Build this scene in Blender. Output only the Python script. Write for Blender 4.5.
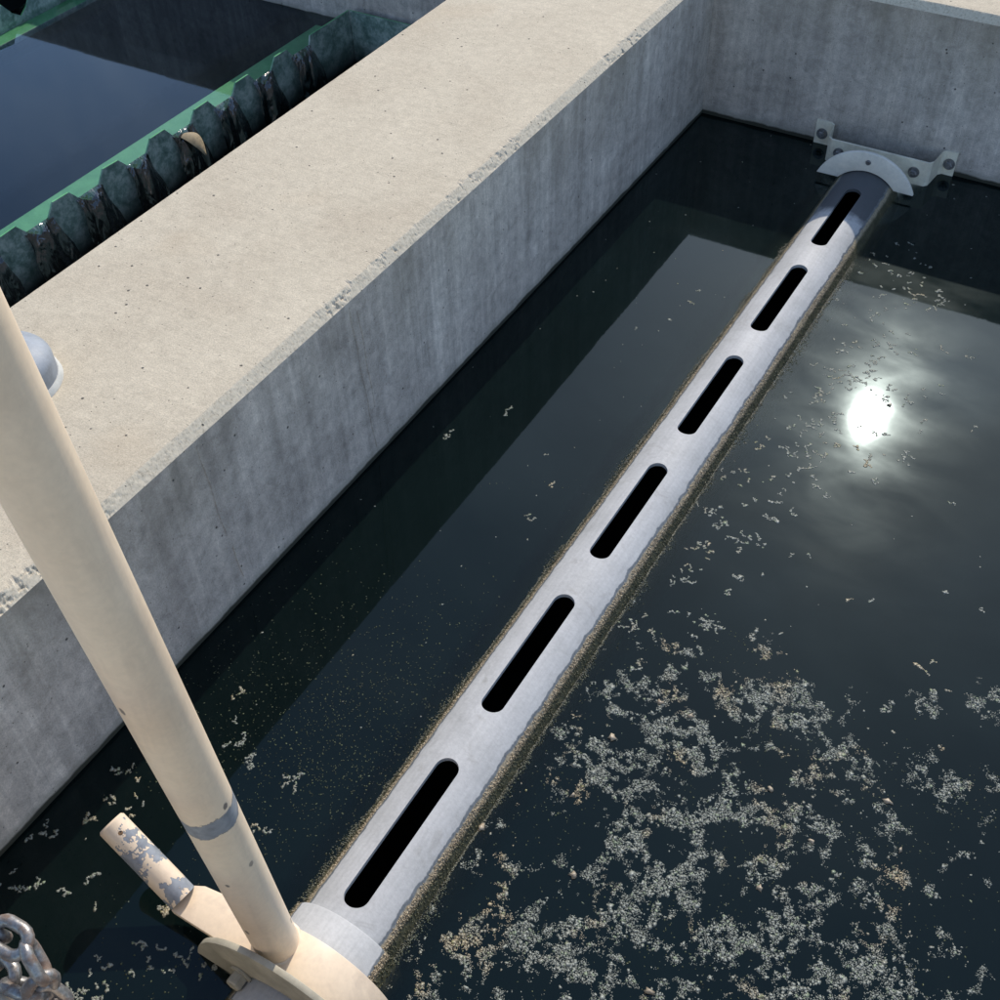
import bpy, bmesh, math, random
import numpy as np
from mathutils import Vector, Matrix

random.seed(7)
rng = np.random.default_rng(11)
for o in list(bpy.data.objects):
    bpy.data.objects.remove(o)
scene = bpy.context.scene
COL = scene.collection

# ------------------------------------------------------------------ camera
CAM = (1.371, -3.5495, 2.0)
right = Vector((0.85937, 0.51068, -0.02621))
up = -Vector((0.35140, -0.62701, -0.69525))
back = -Vector((-0.37149, 0.58827, -0.71829))
cam_data = bpy.data.cameras.new('camera')
cam = bpy.data.objects.new('camera', cam_data)
COL.objects.link(cam)
cam.matrix_world = Matrix(((right.x, up.x, back.x, CAM[0]), (right.y, up.y, back.y, CAM[1]),
                           (right.z, up.z, back.z, CAM[2]), (0, 0, 0, 1)))
cam_data.sensor_width = 36.0
cam_data.lens = 36.0 * 1.18656
cam_data.clip_start = 0.02
cam_data.clip_end = 2000.0
scene.camera = cam

# ------------------------------------------------------------------ sky, sun, exposure
SUN = Vector((-0.1232, 0.7529, 0.6465)).normalized()
ELEV = math.asin(SUN.z)
AZ = math.atan2(SUN.x, SUN.y)
world = bpy.data.worlds.new('World')
scene.world = world
world.use_nodes = True
wn, wl = world.node_tree.nodes, world.node_tree.links
wn.clear()
w_out = wn.new('ShaderNodeOutputWorld')
w_bg = wn.new('ShaderNodeBackground')
w_sky = wn.new('ShaderNodeTexSky')
w_sky.sky_type = 'NISHITA'
w_sky.sun_disc = False
w_sky.sun_elevation = ELEV
w_sky.sun_rotation = AZ
w_sky.air_density = 1.05
w_sky.dust_density = 0.7
w_sky.ozone_density = 2.5
# thin, even cirrus over the whole sky
w_tc = wn.new('ShaderNodeTexCoord')
w_map = wn.new('ShaderNodeMapping')
w_map.inputs['Scale'].default_value = (1.0, 2.2, 1.6)
w_map.inputs['Rotation'].default_value = (0.2, 0.3, 0.5)
w_map.inputs['Location'].default_value = (3.1, 1.7, 0.4)
w_noise = wn.new('ShaderNodeTexNoise')
w_noise.inputs['Scale'].default_value = 3.6
w_noise.inputs['Detail'].default_value = 7.0
w_noise.inputs['Roughness'].default_value = 0.55
w_noise.inputs['Distortion'].default_value = 0.5
w_ramp = wn.new('ShaderNodeValToRGB')
w_ramp.color_ramp.elements[0].position = 0.48
w_ramp.color_ramp.elements[0].color = (0, 0, 0, 1)
w_ramp.color_ramp.elements[1].position = 0.72
w_ramp.color_ramp.elements[1].color = (0.26, 0.26, 0.26, 1)
w_gain = wn.new('ShaderNodeMix'); w_gain.data_type = 'RGBA'; w_gain.blend_type = 'MULTIPLY'
w_gain.inputs[0].default_value = 1.0
w_bw = wn.new('ShaderNodeRGBToBW')
w_mul = wn.new('ShaderNodeVectorMath'); w_mul.operation = 'MULTIPLY'
w_mul.inputs[1].default_value = (1.9, 2.15, 2.55)
w_mix = wn.new('ShaderNodeMix'); w_mix.data_type = 'RGBA'
wl.new(w_tc.outputs['Generated'], w_map.inputs['Vector'])
wl.new(w_map.outputs[0], w_noise.inputs['Vector'])
wl.new(w_noise.outputs['Fac'], w_ramp.inputs['Fac'])
wl.new(w_sky.outputs[0], w_bw.inputs[0])
wl.new(w_bw.outputs[0], w_mul.inputs[0])
wl.new(w_ramp.outputs[0], w_mix.inputs[0])
wl.new(w_sky.outputs[0], w_mix.inputs[6])
wl.new(w_mul.outputs[0], w_mix.inputs[7])
wl.new(w_mix.outputs[2], w_bg.inputs['Color'])
w_bg.inputs['Strength'].default_value = 0.15
wl.new(w_bg.outputs[0], w_out.inputs['Surface'])

sun_data = bpy.data.lights.new('sun', 'SUN')
sun_data.energy = 2.8
sun_data.angle = math.radians(0.53)
sun_data.color = (1.0, 0.93, 0.82)
sun = bpy.data.objects.new('sun', sun_data)
COL.objects.link(sun)
sun.location = SUN * 30
sun.rotation_euler = SUN.to_track_quat('Z', 'Y').to_euler()

scene.view_settings.view_transform = 'Standard'
scene.view_settings.look = 'None'
scene.view_settings.gamma = 1.0
scene.view_settings.exposure = 0.45
scene.cycles.use_denoising = True
scene.cycles.max_bounces = 10
scene.cycles.diffuse_bounces = 4
scene.cycles.glossy_bounces = 5
scene.cycles.transmission_bounces = 4
scene.cycles.transparent_max_bounces = 12
scene.cycles.volume_bounces = 1
scene.cycles.sample_clamp_indirect = 6.0

# ------------------------------------------------------------------ node helpers
class NT:
    def __init__(self, name):
        self.m = bpy.data.materials.new(name)
        self.m.use_nodes = True
        self.n, self.l = self.m.node_tree.nodes, self.m.node_tree.links
        self.n.clear()
        self.out = self.n.new('ShaderNodeOutputMaterial')
        self._pos = None
    def new(self, t, **kw):
        nd = self.n.new(t)
        for k, v in kw.items():
            setattr(nd, k, v)
        return nd
    def put(self, sock, v):
        if isinstance(v, bpy.types.NodeSocket):
            self.l.new(v, sock)
        else:
            if isinstance(v, (tuple, list)) and len(v) == 3 and sock.type == 'RGBA':
                v = (*v, 1)
            sock.default_value = v
    def pos(self, kind='world'):
        if kind == 'world':
            return self.new('ShaderNodeNewGeometry').outputs['Position']
        return self.new('ShaderNodeTexCoord').outputs['Object']
    def map(self, v, scale=(1, 1, 1), loc=(0, 0, 0), rot=(0, 0, 0)):
        nd = self.new('ShaderNodeMapping')
        self.put(nd.inputs['Vector'], v)
        nd.inputs['Scale'].default_value = scale
        nd.inputs['Location'].default_value = loc
        nd.inputs['Rotation'].default_value = rot
        return nd.outputs[0]
    def noise(self, v, scale, detail=4, rough=.55, dist=0.0):
        nd = self.new('ShaderNodeTexNoise')
        self.put(nd.inputs['Vector'], v)
        nd.inputs['Scale'].default_value = scale
        nd.inputs['Detail'].default_value = detail
        nd.inputs['Roughness'].default_value = rough
        nd.inputs['Distortion'].default_value = dist
        return nd.outputs['Fac']
    def voro(self, v, scale, rnd=1.0, out='Distance'):
        nd = self.new('ShaderNodeTexVoronoi')
        self.put(nd.inputs['Vector'], v)
        nd.inputs['Scale'].default_value = scale
        nd.inputs['Randomness'].default_value = rnd
        return nd.outputs[out]
    def ramp(self, f, *stops):
        nd = self.new('ShaderNodeValToRGB')
        self.put(nd.inputs['Fac'], f)
        cr = nd.color_ramp
        while len(cr.elements) < len(stops):
            cr.elements.new(0.5)
        for e, (p, c) in zip(cr.elements, stops):
            e.position = p
            if not isinstance(c, (tuple, list)):
                c = (c, c, c)
            e.color = (*c[:3], 1)
        return nd.outputs['Color']
    def math(self, op, a, b=0.0, c=0.0, clamp=False):
        nd = self.new('ShaderNodeMath', operation=op)
        nd.use_clamp = clamp
        self.put(nd.inputs[0], a); self.put(nd.inputs[1], b); self.put(nd.inputs[2], c)
        return nd.outputs[0]
    def rng(self, v, a, b, c=0.0, d=1.0, smooth=False):
        nd = self.new('ShaderNodeMapRange')
        if smooth:
            nd.interpolation_type = 'SMOOTHSTEP'
        for i, x in enumerate((v, a, b, c, d)):
            self.put(nd.inputs[i], x)
        return nd.outputs[0]
    def mix(self, f, a, b, mode='MIX'):
        nd = self.new('ShaderNodeMix', data_type='RGBA', blend_type=mode)
        self.put(nd.inputs[0], f); self.put(nd.inputs[6], a); self.put(nd.inputs[7], b)
        return nd.outputs[2]
    def sep(self, v):
        nd = self.new('ShaderNodeSeparateXYZ')
        self.put(nd.inputs[0], v)
        return nd.outputs
    def bump(self, h, strength=.5, dist=.002, prev=None):
        nd = self.new('ShaderNodeBump')
        self.put(nd.inputs['Height'], h)
        nd.inputs['Strength'].default_value = strength
        nd.inputs['Distance'].default_value = dist
        if prev is not None:
            self.put(nd.inputs['Normal'], prev)
        return nd.outputs[0]
    def schlick(self, normal, f0=.0204):
        """Fresnel reflectance that is the same from both sides of the skin"""
        inc = self.new('ShaderNodeNewGeometry').outputs['Incoming']
        d = self.new('ShaderNodeVectorMath', operation='DOT_PRODUCT')
        self.put(d.inputs[0], inc); self.put(d.inputs[1], normal)
        c = self.math('SUBTRACT', 1.0, self.math('ABSOLUTE', d.outputs['Value']), clamp=True)
        return self.math('ADD', self.math('MULTIPLY', self.math('POWER', c, 4.4), 1 - f0), f0, clamp=True)
    def attr(self, name):
        nd = self.new('ShaderNodeAttribute', attribute_name=name)
        return nd.outputs['Color']
    def bsdf(self, color, rough=.6, normal=None, metal=0.0, spec=.5, ior=None, **kw):
        nd = self.new('ShaderNodeBsdfPrincipled')
        self.put(nd.inputs['Base Color'], color)
        self.put(nd.inputs['Roughness'], rough)
        self.put(nd.inputs['Metallic'], metal)
        self.put(nd.inputs['Specular IOR Level'], spec)
        if ior:
            nd.inputs['IOR'].default_value = ior
        if normal is not None:
            self.put(nd.inputs['Normal'], normal)
        for k, v in kw.items():
            self.put(nd.inputs[k], v)
        self.l.new(nd.outputs[0], self.out.inputs['Surface'])
        return nd
# ------------------------------------------------------------------ materials
def mat_concrete(name, tone=1.0):
    t = NT(name)
    p = t.pos()
    x, y, z = t.sep(p)[0:3]
    nrm = t.new('ShaderNodeNewGeometry').outputs['Normal']
    nz = t.sep(nrm)[2]
    top = t.rng(nz, .85, .97)
    # formed vertical faces: clouded grey, runs down the face
    big = t.noise(p, 2.2, 5, .6, .4)
    mid = t.noise(p, 9, 5, .6)
    fine = t.noise(p, 140, 3, .6)
    run = t.noise(t.map(p, (14, 14, .7)), 1.0, 5, .6, .3)
    run2 = t.noise(t.map(p, (46, 46, 1.6), (3, 1, 0)), 1.0, 4, .6, .2)
    side = t.ramp(big, (.25, (.34, .30, .26)), (.5, (.485, .43, .375)), (.75, (.595, .535, .465)))
    side = t.mix(.42, side, t.ramp(run, (.3, (.58, .57, .56)), (.5, (1, 1, 1)), (.66, (1.28, 1.27, 1.24))), 'MULTIPLY')
    side = t.mix(.17, side, t.ramp(run2, (.36, (.62, .61, .60)), (.52, (1.02, 1.02, 1.02)), (.64, (1.6, 1.58, 1.55))), 'MULTIPLY')
    side = t.mix(.6, side, t.ramp(mid, (.3, .72), (.7, 1.25)), 'MULTIPLY')
    mott = t.noise(p, 34, 8, .68, .6)
    side = t.mix(.75, side, t.ramp(mott, (.3, .66), (.5, 1.0), (.68, 1.28)), 'MULTIPLY')
    run3 = t.noise(t.map(p, (120, 120, 2.4), (5, 9, 0)), 1.0, 3, .6, .15)
    side = t.mix(t.ramp(big, (.4, .0), (.62, .26)), side, t.ramp(run3, (.34, .72), (.5, 1.0), (.66, 1.30)), 'MULTIPLY')
    grit = t.noise(p, 260, 3, .7)
    side = t.mix(.7, side, t.ramp(grit, (.3, .70), (.5, 1.0), (.7, 1.26)), 'MULTIPLY')
    # brownish damp staining hanging from the top arris
    hang = t.math('MULTIPLY', t.rng(z, .2, .47), t.ramp(t.noise(t.map(p, (5, 5, 1.2), (7, 2, 0)), 1.0, 4, .6), (.42, 0), (.62, 1)))
    side = t.mix(t.math('MULTIPLY', hang, .55), side, (.20, .175, .13))
    # slime band just above the water
    zn = t.math('ADD', z, t.math('MULTIPLY', t.math('SUBTRACT', t.noise(t.map(p, (12, 12, 1)), 1.0, 4), .5), .018))
    side = t.mix(t.math('MULTIPLY', t.rng(zn, .034, .022), .55), side, (.30, .28, .23))
    side = t.mix(t.rng(zn, .016, .010), side, (.045, .045, .032))
    # trowelled top: pale warm cement with brushed lines
    broom = t.noise(t.map(p, (9, 150, 9), rot=(0, 0, .12)), 1.0, 5, .65, .9)
    tb = t.noise(p, 3.2, 5, .6, .3)
    sand = t.noise(p, 420, 2, .6)
    tc = t.ramp(tb, (.25, (.49, .41, .30)), (.5, (.545, .465, .345)), (.8, (.60, .515, .385)))
    tc = t.mix(.75, tc, t.ramp(sand, (.25, .66), (.55, 1.06), (.8, 1.28)), 'MULTIPLY')
    tc = t.mix(.55, tc, t.ramp(t.noise(p, 38, 8, .7, .5), (.3, .74), (.7, 1.14)), 'MULTIPLY')
    tc = t.mix(.20, tc, t.ramp(broom, (.32, .76), (.6, 1.06)), 'MULTIPLY')
    rust = t.noise(p, 2.6, 3, .5, .2)
    tc = t.mix(t.ramp(rust, (.62, 0), (.78, .32)), tc, (.42, .30, .18))
    col = t.mix(top, side, tc)
    # chamfer and broken arrises: rough grey sandy mortar
    cham = t.math('MULTIPLY', t.rng(nz, .12, .4), t.math('SUBTRACT', 1.0, top))
    rough_c = t.ramp(t.noise(p, 160, 4, .7), (.28, (.30, .255, .19)), (.45, (.54, .47, .36)), (.7, (.64, .565, .44)))
    col = t.mix(cham, col, rough_c)
    # bug holes
    v = t.voro(t.map(p, (1, 1, 1)), 24)
    vc = t.voro(t.map(p, (1, 1, 1)), 24, 1.0, 'Color')
    keep = t.ramp(t.sep(vc)[0], (.28, 0), (.32, 1))
    hole = t.math('MULTIPLY', t.rng(t.math('ADD', v, t.math('MULTIPLY', t.math('SUBTRACT', fine, .5), .05)), .085, .05), keep)
    v2 = t.voro(p, 62)
    keep2 = t.ramp(t.sep(t.voro(p, 62, 1.0, 'Color'))[1], (.52, 0), (.56, 1))
    hole2 = t.math('MULTIPLY', t.rng(v2, .11, .06), keep2)
    holes = t.math('MAXIMUM', hole, t.math('MULTIPLY', hole2, .8))
    col = t.mix(t.math('MULTIPLY', holes, .85), col, (.05, .045, .04))
    if tone != 1.0:
        col = t.mix(1.0, col, (tone, tone, tone), 'MULTIPLY')
    h = t.math('ADD', t.math('MULTIPLY', fine, .5), t.math('MULTIPLY', mid, .6))
    h = t.math('ADD', h, t.math('MULTIPLY', t.math('MULTIPLY', broom, top), .28))
    h = t.math('SUBTRACT', h, t.math('MULTIPLY', holes, 2.0))
    t.bsdf(col, .88, t.bump(h, .6, .0022), spec=.3)
    return t.m

def mat_water(name, refl_bump, vol_col, density, rough, body, zones, halo, skin):
    """Murky water: deep water is an opaque dark body under a mirror skin; zones (x, half width) where the eye gets into it."""
    t = NT(name)
    p = t.pos()
    x = t.sep(p)[0]
    n1 = t.noise(p, 3.0, 2, .5)
    n2 = t.noise(p, 16, 2, .5)
    nb = t.bump(t.math('ADD', n1, t.math('MULTIPLY', n2, .13)), refl_bump, .012)
    fr = t.schlick(nb)
    gl0 = t.new('ShaderNodeBsdfGlossy'); gl0.inputs['Color'].default_value = (*skin, 1)
    t.put(gl0.inputs['Roughness'], rough)
    t.put(gl0.inputs['Normal'], nb)
    # rougher patchy gloss added to spread a cloudy halo round the sun's reflection
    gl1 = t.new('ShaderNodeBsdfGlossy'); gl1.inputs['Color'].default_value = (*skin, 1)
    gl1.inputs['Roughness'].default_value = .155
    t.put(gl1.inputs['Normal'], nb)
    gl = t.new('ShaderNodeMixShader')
    halo_n = t.noise(t.map(p, (1.0, 1.7, 1), rot=(0, 0, .6)), 4.6, 3, .5, .35)
    t.put(gl.inputs[0], t.ramp(halo_n, (.34, halo * .25), (.52, halo), (.70, halo * 2.1)))
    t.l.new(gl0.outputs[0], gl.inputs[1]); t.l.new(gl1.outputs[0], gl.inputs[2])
    tr = t.new('ShaderNodeBsdfTransparent')
    tr.inputs['Color'].default_value = (.97, .98, .97, 1)
    df = t.new('ShaderNodeBsdfDiffuse')
    t.put(df.inputs['Color'], t.mix(t.noise(p, 2.0, 4, .6), tuple(c * .6 for c in body), tuple(c * 1.4 for c in body)))
    m = 0.0
    for xc, h in zones:
        d = t.math('ABSOLUTE', t.math('SUBTRACT', x, xc))
        m = t.math('MAXIMUM', t.rng(d, h, h * .62, smooth=True), m)
    under = t.new('ShaderNodeMixShader')
    t.put(under.inputs[0], m); t.l.new(df.outputs[0], under.inputs[1]); t.l.new(tr.outputs[0], under.inputs[2])
    mx = t.new('ShaderNodeMixShader')
    t.put(mx.inputs[0], fr); t.l.new(under.outputs[0], mx.inputs[1]); t.l.new(gl.outputs[0], mx.inputs[2])
    t.l.new(mx.outputs[0], t.out.inputs['Surface'])
    vo = t.new('ShaderNodeVolumePrincipled')
    vo.inputs['Color'].default_value = (*vol_col, 1)
    vo.inputs['Absorption Color'].default_value = (0, 0, 0, 1)
    vo.inputs['Density'].default_value = density
    vo.inputs['Anisotropy'].default_value = .2
    t.l.new(vo.outputs[0], t.out.inputs['Volume'])
    return t.m

def mat_stream():
    t = NT('falling_water')
    p = t.pos()
    n = t.noise(t.map(p, (42, 42, 8)), 1.0, 2, .5, .6)
    nb = t.bump(n, 1.0, .011)
    fr = t.schlick(nb, .11)
    gl = t.new('ShaderNodeBsdfGlossy'); gl.inputs['Roughness'].default_value = .12
    gl.inputs['Color'].default_value = (1, 1, 1, 1)
    t.put(gl.inputs['Normal'], nb)
    tr = t.new('ShaderNodeBsdfTransparent'); tr.inputs['Color'].default_value = (.20, .20, .21, 1)
    mx = t.new('ShaderNodeMixShader')
    t.put(mx.inputs[0], fr); t.l.new(tr.outputs[0], mx.inputs[1]); t.l.new(gl.outputs[0], mx.inputs[2])
    t.l.new(mx.outputs[0], t.out.inputs['Surface'])
    return t.m

def mat_pipe():
    t = NT('grey_pvc')
    p = t.pos()
    x, y, z = t.sep(p)[0:3]
    jag = t.noise(t.map(p, (1, 1, .2)), 28, 5, .65)
    sl = t.noise(t.map(p, (1, 1, .2)), 5, 3, .5)
    zn = t.math('ADD', z, t.math('ADD', t.math('MULTIPLY', t.math('SUBTRACT', jag, .5), .012), t.math('MULTIPLY', t.math('SUBTRACT', sl, .5), .008)))
    f1 = t.noise(p, 9, 5, .6, .3)
    f2 = t.noise(p, 130, 3, .6)
    dry = t.ramp(f1, (.3, (.395, .39, .375)), (.55, (.465, .458, .445)), (.8, (.515, .51, .495)))
    dry = t.mix(.4, dry, t.ramp(f2, (.3, .8), (.7, 1.12)), 'MULTIPLY')
    scr = t.noise(t.map(p, (160, 6, 160)), 1.0, 3, .5)
    dry = t.mix(.35, dry, t.ramp(scr, (.35, .84), (.6, 1.05)), 'MULTIPLY')
    spot = t.noise(p, 15, 6, .7, .8)
    dry = t.mix(t.ramp(spot, (.56, 0), (.72, .45)), dry, (.22, .20, .17))
    end_shade = t.rng(t.math('ADD', y, t.math('MULTIPLY', t.math('SUBTRACT', t.noise(p, 24, 5, .65), .5), .10)), -.475, -.43)  # shade over the pipe's far end, put into its colour
    dry = t.mix(t.math('MULTIPLY', end_shade, .92), dry, (.055, .06, .066))
    wet_lip_shade = t.ramp(f2, (.3, (.10, .11, .115)), (.7, (.18, .19, .195)))  # dark wet line with the dry film's lip shadow painted into it
    crust = t.ramp(t.noise(p, 190, 4, .7), (.3, (.14, .11, .06)), (.5, (.32, .26, .17)), (.7, (.48, .41, .30)))
    alg = t.ramp(t.noise(p, 70, 5, .7), (.3, (.018, .019, .010)), (.55, (.065, .060, .030)), (.75, (.13, .115, .065)))
    col = t.mix(t.rng(zn, .0315, .0330), wet_lip_shade, dry)
    col = t.mix(t.rng(zn, .0290, .0270), col, crust)
    col = t.mix(t.rng(zn, .0235, .0165), col, alg)
    rough = t.rng(zn, .031, .034, .3, .62)
    b = t.bump(t.math('ADD', t.math('MULTIPLY', f2, .3), t.math('MULTIPLY', t.rng(zn, .022, .0), t.noise(p, 170, 4, .7))), .5, .003)
    t.bsdf(col, rough, b, spec=.4)
    return t.m

def mat_plain(name, c, rough=.6, var=.12, scale=30, metal=0.0, bump=.2, spec=.4):
    t = NT(name)
    p = t.pos()
    n = t.noise(p, scale, 5, .6)
    n2 = t.noise(p, scale * 6, 3, .6)
    lo = tuple(v * (1 - var * 1.6) for v in c); hi = tuple(min(.95, v * (1 + var)) for v in c)
    col = t.ramp(n, (.3, lo), (.7, hi))
    col = t.mix(.3, col, t.ramp(n2, (.3, .75), (.7, 1.12)), 'MULTIPLY')
    t.bsdf(col, t.rng(n, .3, .7, rough * .85, min(1, rough * 1.15)), t.bump(n2, bump, .001), metal=metal, spec=spec)
    return t.m

CREAM = (.66, .54, .40)
def mat_cream(name, patch=None):
    """Cream enamel; patch(t) returns the mask of bare grey primer."""
    t = NT(name)
    p = t.pos('object')
    n = t.noise(p, 8, 5, .6)
    n2 = t.noise(p, 120, 3, .6)
    col = t.ramp(n, (.3, (.75, .585, .415)), (.7, (.84, .675, .49)))
    col = t.mix(.25, col, t.ramp(n2, (.3, .8), (.7, 1.1)), 'MULTIPLY')
    # few dark chips
    v = t.voro(t.map(p, (1, 1, .6)), 17)
    k = t.ramp(t.sep(t.voro(t.map(p, (1, 1, .6)), 17, 1.0, 'Color'))[0], (.52, 0), (.55, 1))
    grime = t.noise(t.map(p, (18, 18, 2.5)), 1.0, 5, .65, .4)
    col = t.mix(t.ramp(grime, (.50, 0), (.72, .38)), col, (.40, .31, .24))
    chip = t.math('MULTIPLY', t.rng(t.math('ADD', v, t.math('MULTIPLY', t.math('SUBTRACT', n2, .5), .07)), .085, .06), k)
    col = t.mix(t.math('MULTIPLY', chip, .85), col, (.10, .085, .085))
    h = t.math('ADD', t.math('MULTIPLY', n2, .25), t.math('MULTIPLY', n, .3))
    if patch:
        m = patch(t, p, n2)
        grey = t.ramp(t.noise(p, 60, 4, .6), (.3, (.18, .19, .205)), (.7, (.31, .325, .345)))
        edge = t.math('MULTIPLY', t.math('MULTIPLY', m, t.math('SUBTRACT', 1.0, m)), 2.4)
        col = t.mix(m, col, grey)
        col = t.mix(edge, col, (.10, .075, .06))
        h = t.math('SUBTRACT', h, t.math('MULTIPLY', m, 1.0))
    t.bsdf(col, .42, t.bump(h, .35, .0012), spec=.45)
    return t.m

def mat_attr(name, rough=.33, spec=.5):
    t = NT(name)
    c = t.attr('tint')
    t.bsdf(t.mix(.5, c, t.ramp(t.noise(t.pos(), 420, 3, .7), (.3, .5), (.7, 1.4)), 'MULTIPLY'), rough, spec=spec)
    return t.m

def mat_green():
    t = NT('green_fibreglass')
    p = t.pos()
    x, y, z = t.sep(p)[0:3]
    n = t.noise(p, 16, 5, .65, .4)
    n2 = t.noise(p, 70, 5, .7)
    clean = t.ramp(n, (.3, (.07, .27, .10)), (.7, (.12, .38, .15)))
    grime = t.ramp(t.math('ADD', t.math('MULTIPLY', n, .6), t.math('MULTIPLY', n2, .4)),
                   (.33, (.06, .105, .09)), (.46, (.19, .265, .235)), (.60, (.46, .52, .47)))
    nrm = t.sep(t.new('ShaderNodeNewGeometry').outputs['Normal'])[2]
    onface = t.rng(t.math('ABSOLUTE', nrm), .8, .5)
    m = t.math('MULTIPLY', onface, t.rng(t.math('ADD', z, t.math('MULTIPLY', n2, .03)), .170, .125))  # upright faces: grime with their shade put into the colour; tops stay green
    col = t.mix(t.math('MULTIPLY', m, .92), clean, grime)
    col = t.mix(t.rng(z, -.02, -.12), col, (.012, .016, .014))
    t.bsdf(col, t.rng(n2, .3, .7, .3, .6), t.bump(n2, .4, .002), spec=.4)
    return t.m

M = {}
M['concrete'] = mat_concrete('weathered_concrete')
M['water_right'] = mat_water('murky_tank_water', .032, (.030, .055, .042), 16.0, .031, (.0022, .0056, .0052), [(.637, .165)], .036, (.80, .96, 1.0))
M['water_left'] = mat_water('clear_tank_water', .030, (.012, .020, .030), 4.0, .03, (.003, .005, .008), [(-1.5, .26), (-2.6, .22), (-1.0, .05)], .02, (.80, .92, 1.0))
M['stream'] = mat_stream()
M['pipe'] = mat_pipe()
M['black_inside'] = mat_plain('black_inside', (.006, .006, .006), .9, .3, 40, spec=.0)  # near-black colour standing in for the deep shade inside the pipe
M['coupling'] = mat_plain('grey_coupling', (.36, .375, .39), .6, .10, 22, spec=.35)
M['scum'] = mat_attr('dried_scum')
M['green'] = mat_green()
M['bracket'] = mat_plain('white_bracket_paint', (.88, .79, .62), .5, .12, 18)
M['collar'] = mat_plain('collar_white', (.88, .82, .70), .5, .08, 14)
M['steel'] = mat_plain('dull_bolt_steel', (.30, .29, .28), .45, .25, 60, metal=.7)
M['galv'] = mat_plain('galvanised_steel', (.27, .29, .32), .62, .14, 34, metal=.2)
M['caulk'] = mat_plain('white_caulk', (.50, .49, .45), .6, .08, 40)
M['debris'] = mat_plain('brown_leaf', (.34, .26, .15), .7, .25, 60)
M['plain_cream'] = mat_cream('cream_enamel_bracket')  # cream enamel without bare primer patches
M['dirty_cream'] = mat_plain('dirty_cream_enamel', (.40, .36, .27), .55, .18, 26)

def mat_chain():
    t = NT('weathered_chain')
    p = t.pos()
    n = t.noise(p, 60, 5, .65)
    n2 = t.noise(p, 320, 3, .6)
    rust = t.ramp(n, (.47, 0), (.62, 1))
    col = t.mix(t.math('MULTIPLY', rust, .8), t.ramp(n2, (.3, (.20, .19, .18)), (.7, (.36, .34, .325))), (.15, .085, .05))
    t.bsdf(col, t.rng(rust, 0, 1, .38, .7), t.bump(n2, .4, .0006), metal=t.rng(rust, 0, 1, .75, .2))
    return t.m
M['chain'] = mat_chain()

# ------------------------------------------------------------------ object helpers
def link(o, parent=None):
    COL.objects.link(o)
    if parent is not None:
        o.parent = parent
    return o
def origin_of(parent):
    v = Vector((0, 0, 0))
    while parent is not None:
        v = v + parent.location
        parent = parent.parent
    return v
def tag(o, label=None, cat=None, group=None, kind=None):
    if label: o['label'] = label
    if cat: o['category'] = cat
    if group: o['group'] = group
    if kind: o['kind'] = kind
    return o
def empty(name, loc, label, cat, group=None):
    e = bpy.data.objects.new(name, None)
    e.empty_display_size = .1
    link(e)
    e.location = loc
    return tag(e, label, cat, group)
def mesh_obj(name, verts, faces, mat, parent=None, smooth=False, loc=None):
    """verts in world coordinates; the object sits at loc or at its parent's origin."""
    if parent is not None:
        off = origin_of(parent)
    else:
        off = Vector(loc) if loc is not None else Vector((0, 0, 0))
    v = np.asarray(verts, float) - np.array(off)
    me = bpy.data.meshes.new(name)
    me.from_pydata(v.tolist(), [], faces)
    me.update()
    if smooth:
        me.polygons.foreach_set('use_smooth', [True] * len(me.polygons))
    me.materials.append(mat)
    o = bpy.data.objects.new(name, me)
    link(o, parent)
    if parent is None and loc is not None:
        o.location = loc
    return o
def fix_normals(o):
    bm = bmesh.new(); bm.from_mesh(o.data)
    bmesh.ops.recalc_face_normals(bm, faces=bm.faces)
    bm.to_mesh(o.data); bm.free()
    return o
def bevel(o, w, seg=2, ang=40):
    bm = bmesh.new(); bm.from_mesh(o.data)
    bmesh.ops.recalc_face_normals(bm, faces=bm.faces)
    es = [e for e in bm.edges if len(e.link_faces) == 2 and e.calc_face_angle(0) > math.radians(ang)]
    bmesh.ops.bevel(bm, geom=es, offset=w, segments=seg, affect='EDGES', profile=.5, clamp_overlap=True)
    bm.to_mesh(o.data); bm.free()
    return o
def smooth_by_angle(o, deg=35):
    me = o.data
    me.polygons.foreach_set('use_smooth', [True] * len(me.polygons))
    bm = bmesh.new(); bm.from_mesh(me)
    for e in bm.edges:
        e.smooth = not (len(e.link_faces) == 2 and e.calc_face_angle(0) > math.radians(deg))
    bm.to_mesh(me); bm.free()
    return o
def box_v(x0, x1, y0, y1, z0, z1):
    v = [(x, y, z) for x in (x0, x1) for y in (y0, y1) for z in (z0, z1)]
    f = [(0, 1, 3, 2), (4, 6, 7, 5), (0, 4, 5, 1), (2, 3, 7, 6), (0, 2, 6, 4), (1, 5, 7, 3)]
    return v, f
def box(name, b, mat, parent=None, bev=0.0, loc=None):
    v, f = box_v(*b)
    o = mesh_obj(name, v, f, mat, parent, loc=loc)
    if bev:
        bevel(o, bev)
    return o
def frame_of(axis):
    a = Vector(axis).normalized()
    h = Vector((0, 0, 1)) if abs(a.z) < .9 else Vector((1, 0, 0))
    u = a.cross(h).normalized()
    return a, u, a.cross(u).normalized()
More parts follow.
